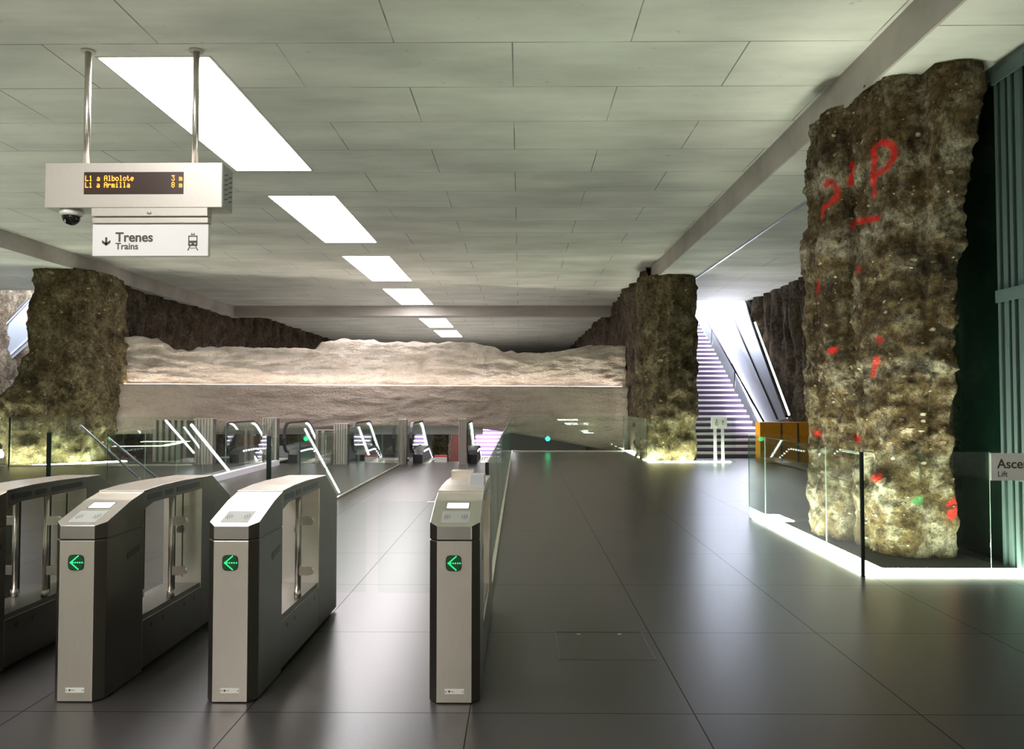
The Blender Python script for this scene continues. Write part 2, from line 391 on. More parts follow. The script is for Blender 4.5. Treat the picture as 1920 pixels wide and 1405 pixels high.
# ---- rough surfaces
def fbm(p, s, oct=4): return noise.fractal(p * s, 1.0, 2.1, oct)
def rough_sheet(name, path, z0, z1, res, amp, mat, closed=False, fn=None, seed=0, parent=None, paint=None, zres=None, top=None):
    """a rough vertical face following a ground path; the points are pushed out along the path's normal"""
    pts = [Vector((p[0], p[1])) for p in path]
    if closed: pts.append(pts[0])
    out = []; nrm = []
    for a, b in zip(pts[:-1], pts[1:]):
        d = b - a; n = max(1, int(round(d.length / res)))
        for i in range(n): out.append(a + d * i / n)
    if not closed: out.append(pts[-1])
    m = len(out)
    for i in range(m):
        if closed: d = out[(i + 2) % m] - out[(i - 2) % m]
        else: d = out[min(i + 2, m - 1)] - out[max(i - 2, 0)]
        nrm.append(Vector((d.y, -d.x)).normalized())
    nz = max(2, int((z1 - z0) / (zres or res))); vs = []; cols = []
    sv = Vector((seed * 3.1, seed * 7.7, seed * 1.3))
    for j in range(nz + 1):
        for i in range(m):
            t = j / nz
            zt = z1 if top is None else top(out[i])
            z = z0 + (zt - z0) * t
            p3 = Vector((out[i].x, out[i].y, z)); q = p3 + sv
            dsp = amp * (.9 * fbm(q, .9, 4) + .55 * fbm(q, 3.0, 4) + .22 * noise.turbulence(q * 7, 3, True) )
            if fn: dsp += fn(out[i], z, q)
            p = p3 + Vector((nrm[i].x, nrm[i].y, 0)) * dsp
            p.z += amp * .25 * fbm(q + Vector((9, 9, 9)), 3, 2) * (1 if 0 < j < nz else 0)
            vs.append(p)
            if paint: cols.append(paint(p))
    fs = []
    for j in range(nz):
        for i in range(m if closed else m - 1):
            k = (i + 1) % m
            fs.append((j * m + i, j * m + k, (j + 1) * m + k, (j + 1) * m + i))
    mb = MB(); mb.add(vs, fs, 0, True)
    if closed: mb.add(vs, [tuple(range(m))[::-1], tuple(range(nz * m, nz * m + m))], 0)
    me = bpy.data.meshes.new(name); me.from_pydata(mb.v[:len(vs)], [], [list(f) for f in fs] + ([list(range(m))[::-1], list(range(nz * m, nz * m + m))] if closed else []))
    for i, f in enumerate(me.polygons): f.use_smooth = i < len(fs)
    me.materials.append(M[mat])
    if paint:
        ca = me.color_attributes.new('paint', 'FLOAT_COLOR', 'POINT')
        for i, c in enumerate(cols): ca.data[i].color = (c[0], c[1], 0, 1)
    o = bpy.data.objects.new(name, me); COL.objects.link(o)
    if parent: o.parent = parent
    return o

def flat(p, k): return Vector((p.y, p.z)) if k == 'x' else Vector((p.x, p.z))
def seg_dist(p, a, b):
    d = b - a; t = max(0, min(1, (p - a).dot(d) / max(1e-9, d.length_squared))); return (p - (a + d * t)).length
def stroke(uvs, plane, val):                                   # strokes of sprayed paint, measured on one face of the column
    ax, c = plane
    return [(PX(u, v, c) if ax == 'x' else P(u, v, c)) for u, v in uvs]
RED = [s for s in (
    [(1638, 366), (1637, 330), (1640, 295), (1638, 280), (1650, 267), (1668, 269), (1676, 280), (1676, 298), (1662, 315), (1646, 326)],
    [(1549, 348), (1553, 341), (1562, 342), (1567, 352), (1569, 368), (1560, 378), (1545, 388), (1541, 405)],
    [(1599, 308), (1598, 326), (1594, 345)], [(1597, 430), (1600, 418), (1618, 414), (1645, 410)],
    [(1536, 530), (1535, 545)], [(1608, 504), (1611, 506)], [(1557, 658), (1566, 656)], [(1645, 636), (1650, 638)],
    [(1643, 674), (1640, 688), (1637, 702)], [(1531, 812), (1540, 815)], [(1606, 820), (1610, 824)], [(1637, 897), (1646, 892), (1645, 900)])]
RED += [s for s in ([(1778, 948), (1790, 938), (1797, 948), (1790, 958), (1779, 962), (1782, 972), (1796, 960)],)]
GRN = [s for s in ([(1717, 940), (1726, 938)],)]
def spray(o):                                          # sprayed marks lie on the column's own surface, as a colour of its points
    from mathutils.bvhtree import BVHTree
    from mathutils.kdtree import KDTree
    me = o.data; bvh = BVHTree.FromPolygons([v.co for v in me.vertices], [p.vertices for p in me.polygons])
    ca = me.color_attributes.new('paint', 'FLOAT_COLOR', 'POINT'); val = [[0, 0] for _ in me.vertices]
    kd = KDTree(len(me.vertices))
    for i, v in enumerate(me.vertices): kd.insert(v.co, i)
    kd.balance()
    for ch, strokes in ((0, RED), (1, GRN)):
        for st in strokes:
            for a, b in zip(st[:-1], st[1:]):
                n = max(1, int(math.hypot(b[0] - a[0], b[1] - a[1]) / 3))
                for k in range(n + 1):
                    u = a[0] + (b[0] - a[0]) * k / n; v = a[1] + (b[1] - a[1]) * k / n
                    hit = bvh.ray_cast(Vector((0, 0, EYE)), ray(u, v))[0]
                    if hit is None: continue
                    r0 = .006 if st is RED[-1] else .016
                    for c_, i, d in kd.find_range(hit, .055): val[i][ch] = max(val[i][ch], 1 - max(0, d - r0) / (.018 + r0))
    for i, v in enumerate(val): ca.data[i].color = (max(0, v[0]), max(0, v[1]) * .7, 0, 1)
def col1_shape(p, z, q):
    r = 0
    if p.x > 4.15: r += .27 * max(0, (z - 2.3) / 2.5) - .05 * (z < 1.9)          # the right edge overhangs towards the top
    if p.x < 3.75 and abs(z - 3.35) < .35: r += .09 * math.cos((z - 3.35) / .35 * math.pi / 2)    # a bulge on the left edge
    g = math.exp(-((p.y - 9.06) / .07) ** 2) if p.x < 3.95 else 0                 # a groove between two piles
    r -= .10 * g * max(0, min(1, (4.6 - z) / .8))
    v = noise.voronoi(q * Vector((5.5, 5.5, 6)))[0]; r += .05 * max(0, .42 - v[0]) * 2
    v = noise.voronoi(q * Vector((13, 13, 14)))[0]; r += .03 * max(0, .4 - v[0]) * 2
    r += .05 * fbm(q * Vector((1.6, 1.6, .25)), 3.0, 3)
    r += .03 * (1 - abs(fbm(q, 2.2, 3)) * 2)
    return r
fp1 = [(3.56, 9.80), (3.58, 9.4), (3.72, 9.12), (3.80, 9.04), (3.76, 8.9), (3.76, 8.5), (3.82, 8.28), (3.98, 8.20), (4.4, 8.16), (4.47, 8.4), (4.50, 9.3), (4.3, 9.95), (3.9, 10.0)][::-1]
def ring(p): return p
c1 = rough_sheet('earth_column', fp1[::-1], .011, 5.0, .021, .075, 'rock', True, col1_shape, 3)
spray(c1)
tag(c1, 'nearest rough earth column with red spray paint marks, beside the lift', 'column')
def col2_shape(p, z, q):
    r = .06 * max(0, .42 - noise.voronoi(q * 3.5)[0][0]) * 2
    if p.x < 3.9: r += .10 * math.sin(p.y * 5.5)
    if z < 1.2: r += .10 * (1.2 - z) / 1.2 * (p.x < 4)
    return r
fp2 = [(3.55, 23.4), (3.45, 22.9), (3.50, 21.9), (3.62, 21.4), (4.0, 21.25), (4.55, 21.3), (4.75, 21.6), (4.75, 22.9), (4.4, 23.5)]
c2 = rough_sheet('earth_column', fp2, -.02, 5.0, .06, .11, 'rock_far', True, col2_shape, 5)
tag(c2, 'rough earth column left of the bright staircase, lit from its foot', 'column')
def col3_shape(p, z, q):
    r = .09 * max(0, .42 - noise.voronoi(q * 3)[0][0]) * 2
    if p.y < 21.3: r += .55 * max(0, min(1, (2.9 - z) / 1.2)) * max(0, min(1, (-11.9 - p.x) / .4))
    return r
fp3 = [(-11.25, 22.6), (-11.1, 21.6), (-11.15, 20.7), (-11.5, 20.3), (-12.2, 20.15), (-12.6, 20.4), (-12.65, 21.2), (-12.6, 22.6)][::-1]
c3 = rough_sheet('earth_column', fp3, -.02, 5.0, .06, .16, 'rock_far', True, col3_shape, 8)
tag(c3, 'rough earth column on the far left behind the glass railing', 'column')
# pile walls
def piles(dia, amp):
    def fn(p, z, q):
        t = (p.y / dia) % 1.0
        return amp * (math.sqrt(max(0, 1 - (2 * t - 1) ** 2)) - .6) + .12 * fbm(q * Vector((1, 1, .3)), 1.5, 3)
    return fn
w = rough_sheet('wall_piles_left', [(-11.75, 22.3), (-11.75, 61)], -.6, 5.4, .13, .16, 'pile', False, piles(1.25, .35), 11); struct(w)
w = rough_sheet('wall_piles_right', [(3.72, 22.6), (3.72, 61)][::-1], -5.4, 5.4, .13, .14, 'pile', False, piles(1.15, .3), 12)
struct(w)
w = rough_sheet('wall_piles_stair', [(7.95, 12), (7.95, 33.5)][::-1], -.02, 5.6, .09, .10, 'pile', False, piles(.9, .38), 13); struct(w)
w = rough_sheet('wall_piles_corner', [(-17.6, 20), (-17.2, 34)], -.02, 5.6, .16, .16, 'pile', False, piles(1.1, .3), 14); struct(w)
for nm, box in (('wall_stair_back', (3.75, 9.5, 36.2, 36.4, -.4, 3.5)), ):
    struct(MB().box(*box).build(nm, 'wall_conc'))

# ---- the pale ancient wall across the hall
DA, DB = Vector((-11.75, 21.85)), Vector((3.75, 27.0))
dd = (DB - DA); dn = Vector((dd.y, -dd.x)).normalized()       # faces the camera side
def dam_s(u):                                                   # where a sight line meets the wall's plane, as a share of its length
    r = ray(u, 720); d2 = Vector((r.x, r.y))
    den = d2.x * dd.y - d2.y * dd.x; t = (DA.x * dd.y - DA.y * dd.x) / den
    return ((d2 * t) - DA).length / dd.length, (d2 * t).y
TOPP = []
for u, v in [(172, 634), (200, 630), (250, 628), (290, 635), (322, 655), (350, 657), (385, 649), (450, 650), (520, 652), (596, 653), (604, 641), (640, 635), (700, 638), (745, 641), (800, 642), (860, 640), (900, 642), (930, 650), (950, 658), (1000, 663), (1040, 662), (1080, 655), (1120, 648), (1180, 648)]:
    s_, Y_ = dam_s(u); TOPP.append((s_, P(u, v, Y_ + .3).z))
BOTP = []
for u, v in [(172, 815), (400, 812), (581, 803), (663, 798), (788, 799), (885, 803), (937, 808), (1033, 824), (1125, 842), (1180, 852)]:
    s_, Y_ = dam_s(u); BOTP.append((s_, P(u, v, Y_).z))
def lerp_t(tab, s):
    if s <= tab[0][0]: return tab[0][1]
    for (a, x), (b, y) in zip(tab[:-1], tab[1:]):
        if s <= b: return x + (y - x) * (s - a) / (b - a)
    return tab[-1][1]
ZL = 2.07
dam = thing('ancient_wall', 'pale rammed-earth wall spanning the hall with a lit ledge', 'wall', (-4, 24.05, 0))
inv = Matrix.Translation((4, -24.05, 0))
def dam_grid(name, zlo, zhi, back, mat, amp, seed, thick, res=.075):
    m = int(dd.length / res); nz = 34; vs = []; fs = []
    for j in range(nz + 1):
        for i in range(m + 1):
            s = i / m; b = DA + dd * s
            z0, z1 = zlo(s), zhi(s); z = z0 + (z1 - z0) * j / nz
            q = Vector((b.x, b.y, z * 3)) + Vector((seed, 0, 0)); qq = Vector((b.x, b.y, z))
            d = amp * (fbm(q * .6, 1.0, 4) + .7 * fbm(Vector((b.x * .6, b.y, z * 4)), 1.6, 4) + .45 * fbm(Vector((qq.x, qq.y, qq.z * 1.8)), 4, 4) - .5 * max(0, .3 - noise.voronoi(qq * 2.2)[0][0])) - back
            if j == nz: d -= .05
            p = b + dn * d
            zz = z + (.07 * fbm(qq, 3.5, 4) if j == nz and back else 0)
            vs.append((p.x + 4, p.y - 24.05, zz))
    W = m + 1
    for j in range(nz):
        for i in range(m): fs.append((j * W + i, j * W + i + 1, (j + 1) * W + i + 1, (j + 1) * W + i))
    mb = MB(); mb.add(vs, fs, 0, True)
    # back face, top and soffit
    vb = []
    for i in range(W):
        s = i / m; b = DA + dd * s - dn * thick
        vb.append((b.x + 4, b.y - 24.05, zlo(s))); vb.append((b.x + 4, b.y - 24.05, zhi(s)))
    off = len(vs); allv = vs + vb; f2 = []
    for i in range(m):
        f2.append((i, off + 2 * i, off + 2 * i + 2, i + 1))
        f2.append((nz * W + i, nz * W + i + 1, off + 2 * i + 3, off + 2 * i + 1))
        f2.append((off + 2 * i, off + 2 * i + 1, off + 2 * i + 3, off + 2 * i + 2))
    mb.v = []; mb.f = []; mb.mi = []; mb.sm = []
    mb.add(allv, fs, 0, True)
    for f in f2: mb.f.append(list(f)); mb.mi.append(0); mb.sm.append(False)
    return mb.build(name, mat, dam)
dam_grid('upper_ruin', lambda s: ZL - .1, lambda s: lerp_t(TOPP, s), .42, 'dam', .085, 4, 1.3)
dam_grid('lower_band', lambda s: lerp_t(BOTP, s), lambda s: ZL, 0.0, 'dam_low', .045, 9, .8)
# slim light strip set in the ledge
a = DA + dd * .03 - dn * .18; b = DA + dd * .985 - dn * .18
mb = MB(); A = (a.x, a.y); B = (b.x, b.y); A2 = a - dn * .06; B2 = b - dn * .06
mb.prism([(a.x, a.y), (b.x, b.y), (B2.x, B2.y), (A2.x, A2.y)], 'z', ZL + .0005, ZL + .004)
tag(mb.build('ledge_light', 'ledge_led'), 'thin light strip on the ledge of the pale ancient wall', 'light')

# ------------------------------------------------------------------ ceiling lights
lab = {2.62: 'ceiling light panel directly above the ticket gates', 8.64: 'largest ceiling light panel, behind the hanging sign poles', 14.6: 'second ceiling light panel from the front, right of the display',
       20.75: 'third ceiling light panel from the front', 26.9: 'ceiling light panel just in front of the cross beam',
       36.6: 'ceiling light panel just beyond the cross beam', 42.9: 'last ceiling light panel, above the top of the pale wall', -3.4: 'ceiling light panel above the hall behind the viewer, the nearest', -9.5: 'ceiling light panel above the hall behind the viewer, the middle one', -15.6: 'ceiling light panel above the hall behind the viewer, the farthest'}
base = None
for y0 in (8.64, 2.62, 14.6, 20.75, 26.9, 36.6, 42.9, -3.4, -9.5, -15.6):
    t = thing('ceiling_light', lab[y0], 'light', (-4.03, y0 + 2.16, ZC), 0, 'ceiling light panels')
    if base is None:
        d = MB().box(-.61, .61, -2.15, 2.15, -.012, 0).build('diffuser', 'light', t)
        fr = MB()
        for bx in ((-.64, -.61, -2.18, 2.18), (.61, .64, -2.18, 2.18), (-.61, .61, -2.18, -2.15), (-.61, .61, 2.15, 2.18)): fr.box(bx[0], bx[1], bx[2], bx[3], -.008, 0)
        g = fr.build('frame', 'housing', t); base = (d, g)
    else:
        for q in base: c = q.copy(); COL.objects.link(c); c.parent = t

# ------------------------------------------------------------------ hanging display, sign and camera
YD = 8.32
A = P(85, 306, YD); B = P(416, 389, YD)
bx0, bx1, bz1, bz0 = A.x, B.x, A.z, B.z
hd = thing('train_display', 'hanging grey departure display with orange LED lines', 'display', ((bx0 + bx1) / 2, YD + .16, bz0))
W2 = (bx1 - bx0) / 2; H = bz1 - bz0
h = MB().box(-W2, W2, -.16, .14, 0, H, 0).build('housing', ['housing'], hd, .006)
vent = MB(); vent.box(W2, W2 + .004, -.15, .13, .02, H - .02)
vp = vent.build('side_panel', 'housing_side', hd); sv = MB()
for r in range(2):
    for k in range(6):
        yy = -.10 + r * .12; zz = .09 + k * .052; sv.prism([(yy, zz), (yy + .09, zz + .03), (yy + .09, zz + .042), (yy, zz + .012)], 'x', W2 + .004, W2 + .006)
sv.build('vent_slots', 'black', vp)
sA = P(158, 323, YD); sB = P(344, 364, YD)
sx0, sx1, sz0, sz1 = sA.x - hd.location.x, sB.x - hd.location.x, sB.z - bz0, sA.z - bz0
scr = MB().box(sx0, sx1, -.163, -.158, sz0, sz1).build('led_screen', 'display', hd)
FONT = {'L': '10000 10000 10000 10000 10000 10000 11111', '1': '00100 01100 00100 00100 00100 00100 01110', 'a': '00000 00000 01110 00001 01111 10001 01111',
 'A': '01110 10001 10001 11111 10001 10001 10001', 'l': '01100 00100 00100 00100 00100 00100 01110', 'b': '10000 10000 10110 11001 10001 10001 11110',
 'o': '00000 00000 01110 10001 10001 10001 01110', 't': '01000 01000 11100 01000 01000 01001 00110', 'e': '00000 00000 01110 10001 11111 10000 01110',
 'r': '00000 00000 10110 11001 10000 10000 10000', 'm': '00000 00000 11010 10101 10101 10101 10101', 'i': '00100 00000 01100 00100 00100 00100 01110',
 '3': '11111 00010 00100 00010 00001 10001 01110', '8': '01110 10001 10001 01110 10001 10001 01110', ' ': '00000 00000 00000 00000 00000 00000 00000'}
def led_line(body, x, ztop, px, pz, name):
    w = body.split(' ')
    if len(w) > 1:
        for q in w: led_line(q, x, ztop, px, pz, name); x += 6 * px * (len(q) + 1)
        return
    mb = MB()
    for ch in body:
        for r, row in enumerate(FONT[ch].split()):
            for c, bit in enumerate(row):
                if bit == '1':
                    cx = x + c * px; cz = ztop - r * pz
                    mb.box(cx, cx + px * .92, -.1655, -.163, cz - pz * .9, cz)
        x += 6 * px
    return mb.build(name, 'orange_led', scr, normals=False)
px_ = (sx1 - sx0) / 26.4 / 6; pz_ = .0082
zt = P(200, 329.5, YD).z - bz0; zt2 = P(200, 342, YD).z - bz0
led_line('L1 a Albolote', sx0 + .015, zt, px_, pz_, 'led_text'); led_line('L1 a Armilla', sx0 + .015, zt2, px_, pz_, 'led_text')
xm = P(322, 340, YD).x - hd.location.x
led_line('3 m', xm, zt, px_, pz_, 'led_text'); led_line('8 m', xm, zt2, px_, pz_, 'led_text')
for u in (164, 367):
    x = P(u, 200, YD + .16).x - hd.location.x
    po = MB().tube([(x, 0, H), (x, 0, ZC - bz0)], .034, 14).build('hanging_pole', 'steel_polish', hd)
    MB().tube([(x, 0, ZC - bz0 - .02), (x, 0, ZC - bz0)], .075, 18).build('ceiling_flange', 'housing', po)
# direction sign below it
A = P(171, 420, YD); B = P(388, 479, YD)
sg = thing('direction_sign', 'white Trenes Trains sign with down arrow hanging under the display', 'sign', ((A.x + B.x) / 2, YD + .06, B.z))
w2 = (B.x - A.x) / 2; hh = A.z - B.z
MB().box(-w2, w2, -.03, .03, 0, hh).build('panel', 'sign_white', sg, .003)
br = MB(); zb = bz0 - B.z; br.box(-w2, w2, -.045, .05, hh + .012, hh + .07); br.box(-w2, w2, -.06, .06, hh + .082, zb - .002); br.box(-w2 + .02, w2 - .02, -.02, .02, hh, hh + .09)
br.build('hanging_bracket', 'housing', sg, .004)
MB().tube([(-.02, -.066, hh + .115), (.02, -.066, hh + .115)], .01, 8).build('bracket_lock', 'steel_polish', sg)
def sx(u): return P(u, 450, YD).x - sg.location.x
def sz(v): return P(280, v, YD).z - B.z
text_mesh('text_trenes', 'Trenes', .140, 'sign_text', sg, (sx(214), -.0315, sz(452)), RX, bold=.0035)
text_mesh('text_trains', 'Trains', .096, 'sign_text', sg, (sx(214), -.0315, sz(466.5)), RX, bold=.002)
ar = MB(); cx = sx(196.5)
zt_, zb_ = sz(444), sz(460)
ar.box(cx - .011, cx + .011, -.032, -.03, zb_ + .01, zt_)
for s in (-1, 1): ar.prism([(cx, zb_), (cx, zb_ + .032), (cx + s * .045, zb_ + .062), (cx + s * .045, zb_ + .032)], 'y', -.032, -.03)
ar.build('down_arrow', 'sign_text', sg)
tr = MB(); cx = sx(359.5); q = .0054
def tb(x0, x1, v0, v1): tr.box(cx + x0 * q, cx + x1 * q, -.032, -.03, sz(v1), sz(v0))
tb(-9, 9, 441, 443.2); tb(-9, -7, 443.2, 452); tb(7, 9, 443.2, 452); tb(-9, 9, 450.5, 455); tb(-9, -6.3, 455, 459); tb(-2.5, 2.5, 455, 459); tb(6.3, 9, 455, 459); tb(-9, 9, 457.5, 460.5)
tb(-4, 4, 438.5, 440); tb(-3, -1.6, 436, 439); tb(1.6, 3, 436, 439); tb(-5, 5, 464, 465.2)
for s in (-1, 1): tr.prism([(cx + s * 4 * q, sz(460)), (cx + s * 6 * q, sz(460)), (cx + s * 11 * q, sz(469)), (cx + s * 8.5 * q, sz(469))], 'y', -.032, -.03)
tr.build('train_pictogram', 'sign_text', sg)
# dome camera
c = P(134, 396, YD + .14)
cm = thing('dome_camera', 'small white dome security camera under the left end of the display', 'camera', (c.x, YD + .14, bz0))
MB().tube([(0, 0, 0), (0, 0, -.025), (0, 0, -.06)], [.11, .118, .105], 24).build('mount', 'white_panel', cm)
prof = [(.092 * math.cos(t), -.06 - .095 * math.sin(t)) for t in [i * math.pi / 2 / 8 for i in range(9)]]
MB().tube([(0, 0, z) for r, z in prof], [max(r, .004) for r, z in prof], 22).build('dome', 'black_gloss', cm)

# ------------------------------------------------------------------ ticket gates
HW = .135
def chamfer(y0, y1, hw=HW): return [(-.0925, y0), (.0925, y0), (hw, y0 + .05), (hw, y1), (-hw, y1), (-hw, y0 + .05)]
def sides(o, dark='steel_shaded', lim=.3):  # paints side faces and chamfers as shaded steel
    o.data.materials.append(M[dark]); k = len(o.data.materials) - 1
    for f in o.data.polygons:
        if abs(f.normal.x) > lim: f.material_index = k
    return o
def make_gate(name, label, loc, widths, reader=False, posts=(1, -1)):
    t = thing(name, label, 'ticket gate', loc, 0, 'ticket gates')
    fc = MB(); fc.prism(chamfer(0, .47), 'z', .006, .853); sides(fc.build('front_cabinet', 'steel', t, .002))
    fd = MB(); fd.box(-.10, .10, .03, 1.84, 0, .02); fd.build('plinth', 'black', t)
    for s in (-1, 1): MB().prism([(.28, .70), (.42, .725), (.43, .75), (.42, .762), (.28, .737), (.27, .715)], 'x', s * HW, s * (HW + .002)).build('sensor_slot', 'black', t)
    # sloped reader head
    pl = [(-.0925, 0), (.0925, 0), (HW, .05), (HW, .32), (HW, .47), (-HW, .47), (-HW, .32), (-HW, .05)]
    zt = lambda y: .932 + (1.030 - .932) * min(y, .32) / .32 + max(0, y - .32) * .20
    n = len(pl); rh = MB(); vs = [(x, y, .861) for x, y in pl] + [(x, y, zt(y)) for x, y in pl]
    rh.add(vs, [(i, (i + 1) % n, n + (i + 1) % n, n + i) for i in range(n)] + [tuple(range(n))[::-1], (n, n + 1, n + 2, n + 3, n + 6, n + 7), (n + 3, n + 4, n + 5, n + 6)])
    hd_ = sides(rh.build('reader_head', 'steel_head', t, .002)); hd_.data.materials.append(M['steel'])
    for f in hd_.data.polygons:
        if f.normal.z > .7 and f.center.y > .33: f.material_index = len(hd_.data.materials) - 1
    MB().prism(chamfer(.004, .466, HW - .004), 'z', .852, .862).build('seam', 'black', t)
    k = (1.030 - .932) / .32
    def on_slope(x0, x1, y0, y1, t0, t1):
        m = MB(); m.add([(x0, y0, .932 + k * y0 + t0), (x1, y0, .932 + k * y0 + t0), (x1, y1, .932 + k * y1 + t0), (x0, y1, .932 + k * y1 + t0),
                         (x0, y0, .932 + k * y0 + t1), (x1, y0, .932 + k * y0 + t1), (x1, y1, .932 + k * y1 + t1), (x0, y1, .932 + k * y1 + t1)],
                        [(3, 2, 1, 0), (4, 5, 6, 7), (0, 1, 5, 4), (1, 2, 6, 5), (2, 3, 7, 6), (3, 0, 4, 7)]); return m
    hs = on_slope(-.066, .066, .212, .286, -.004, .001)
    fr = hs.build('screen_bezel', 'black', t); on_slope(-.061, .061, .217, .281, .001, .0015).build('screen', 'screen', fr)
    pd = on_slope(-.078, .074, .040, .178, -.004, .0012).build('card_reader_pad', 'pad', t)
    for s in (-1, 1):
        wv = MB()
        for r in (.028, .040, .052):
            pts = []
            for i in range(9):
                a = math.radians(-38 + 76 * i / 8); x = s * r * math.cos(a) + s * .008; y = .109 + r * math.sin(a)
                pts.append((x, y, .932 + k * y + .0016))
            for p0, p1 in zip(pts[:-1], pts[1:]):
                d = (Vector(p1) - Vector(p0)).normalized(); nrm_ = Vector((-d.y, d.x, 0)) * .0026
                wv.add([Vector(p0) - nrm_, Vector(p1) - nrm_, Vector(p1) + nrm_, Vector(p0) + nrm_], [(0, 1, 2, 3)])
        wv.build('contactless_symbol', 'pad_mark', pd)
    # arrow light
    ax, az, hr = -.003, .738, .042; poly = []
    for i in range(32):
        a = 2 * math.pi * i / 32; c_, s_ = math.cos(a), math.sin(a); e = .52
        poly.append((ax + hr * math.copysign(abs(c_) ** e, c_), az + hr * math.copysign(abs(s_) ** e, s_)))
    ind = MB().prism(poly, 'y', -.004, 0).build('arrow_indicator', 'black', t)
    MB().prism([(ax + (x - ax) * .9, az + (z - az) * .9) for x, z in poly], 'y', -.0045, -.004).build('glow', 'green_dim', ind)
    dots = MB()
    def dot(x, z, r=.0038): dots.prism([(ax + x + r * math.cos(i * math.pi / 4), az + z + r * math.sin(i * math.pi / 4)) for i in range(8)], 'y', -.0065, -.0045)
    for i in range(6): dot(-.028 + i * .0125, 0)
    for s in (-1, 1):
        for i in range(1, 8): dot(-.028 + i * .0058, s * i * .0050, .0034)
    dots.build('green_arrow', 'green_led', ind, normals=False)
    ip = MB().box(-.048, .052, -.002, 0, .052, .078).build('id_plate', 'plate', t)
    for x in (-.041, .045): MB().tube([(x, -.003, .065), (x, -.002, .065)], .003, 8).build('plate_screw', 'pad_mark', ip)
    MB().box(-.030, -.020, -.003, -.002, .061, .071).build('plate_mark', 'pad_mark', ip); MB().box(-.016, 0, -.003, -.002, .065, .067).build('plate_mark', 'pad_mark', ip)
    # base, beam and rear cabinet
    bs = sides(MB().box(-HW, HW, .47, 1.34, .025, .30).build('base', 'steel', t, .002))
    MB().box(-HW + .012, HW - .012, .47, 1.34, .30, .33).build('base_ledge', 'steel_dark', t)
    for s in (-1, 1):
        for y in (.58, .74, 1.06, 1.22): MB().tube([(s * HW, y, .25), (s * (HW + .0015), y, .25)], .014, 12).build('base_sensor', 'black', bs)
    bp = [(.47, .955), (.56, .985), (.9, .993), (1.34, .985), (1.40, .985), (1.40, 1.064), (1.0, 1.078), (.72, 1.079), (.47, 1.068), (.40, 1.06), (.47, 1.0)]
    bm_ = MB().prism([(.47, .955), (.60, .985), (1.34, .985), (1.34, 1.066), (1.0, 1.076), (.72, 1.077), (.47, 1.068)], 'x', -HW, HW).build('top_beam', 'steel', t, .002); sides(bm_)
    for y0, y1 in ((.52, .70), (.76, .86), (.93, 1.28)):
        for s in (-1, 1): MB().prism([(y0, 1.005), (y1, 1.005), (y1 + .012, 1.02), (y1, 1.04), (y0, 1.04), (y0 - .012, 1.02)], 'x', s * HW, s * (HW + .002)).build('beam_slot', 'black', bm_)
    for s in (-1, 1): MB().box(min(s * HW, s * (HW + .0012)), max(s * HW, s * (HW + .0012)), .48, 1.33, 1.056, 1.060).build('beam_seam', 'black', bm_)
    rc = MB().prism([(1.34, .025), (1.88, .025), (1.88, .875), (1.52, 1.062), (1.34, 1.066)], 'x', -HW, HW).build('rear_cabinet', 'steel', t, .003); sides(rc)
    MB().box(-.003, .003, 1.336, 1.34, .37, .95).build('door_seam', 'black', rc)
    MB().tube([(-.015, 1.325, .70), (-.015, 1.34, .70)], .024, 14).build('lock', 'steel_dark', rc)
    for s in posts:
        x = s * .10; y = .93
        po = MB().tube([(x, y, .33), (x, y, .985)], .017, 14).build('pivot_post', 'steel_polish', t)
        MB().tube([(x, y, .33), (x, y, .375)], .024, 14).build('post_foot', 'steel_polish', po)
        MB().box(x - .012, x + .012, y + .012, y + .035, .34, .98).build('post_backing', 'black', po)
        wd = widths[s]
        x0, x1 = sorted((x + s * .03, x + s * wd))
        fg = MB().box(x0, x1, y - .005, y + .005, .36, .945).build('glass_flap', 'glass_flap', t)
        for z in (.50, .82):
            pts = [(x + s * .012, z - .028), (x + s * .075, z - .028)] + [(x + s * (.075 + .028 * math.sin(a)), z - .028 * math.cos(a)) for a in (math.radians(45), math.radians(90), math.radians(135))] + [(x + s * .075, z + .028), (x + s * .012, z + .028)]
            MB().prism(pts, 'y', y - .012, y + .012).build('clamp', 'steel_polish', fg)
    if reader:
        MB().prism([(1.36, 1.06), (1.52, 1.06), (1.52, 1.062), (1.50, 1.105), (1.36, 1.105)], 'x', -HW, .02).build('rear_cap', 'steel', t, .003)
        MB().prism([(.72, 1.075), (.95, 1.075), (.95, 1.13), (.80, 1.13)], 'x', .03, .125).build('rear_reader', 'housing_side', t, .004)
    return t
GY = 4.27
make_gate('ticket_gate', 'leftmost ticket gate, mostly cut off by the left edge of the photo', (-4.0, GY, 0), {1: .28, -1: .28})
make_gate('ticket_gate', 'ticket gate at the left edge showing its glass flaps and two steel posts', (-3.18, GY, 0), {1: .28, -1: .28})
make_gate('ticket_gate', 'ticket gate with lit screen, left of the two full gates on the left', (-2.362, GY, 0), {1: .28, -1: .28})
make_gate('ticket_gate', 'ticket gate with blown-out white reader top, left of the wide lane', (-1.538, GY, 0), {1: .44, -1: .28})
make_gate('ticket_gate', 'rightmost ticket gate standing alone right of the wide lane', (-.349, GY, 0), {1: .3, -1: .47}, True, (-1,))

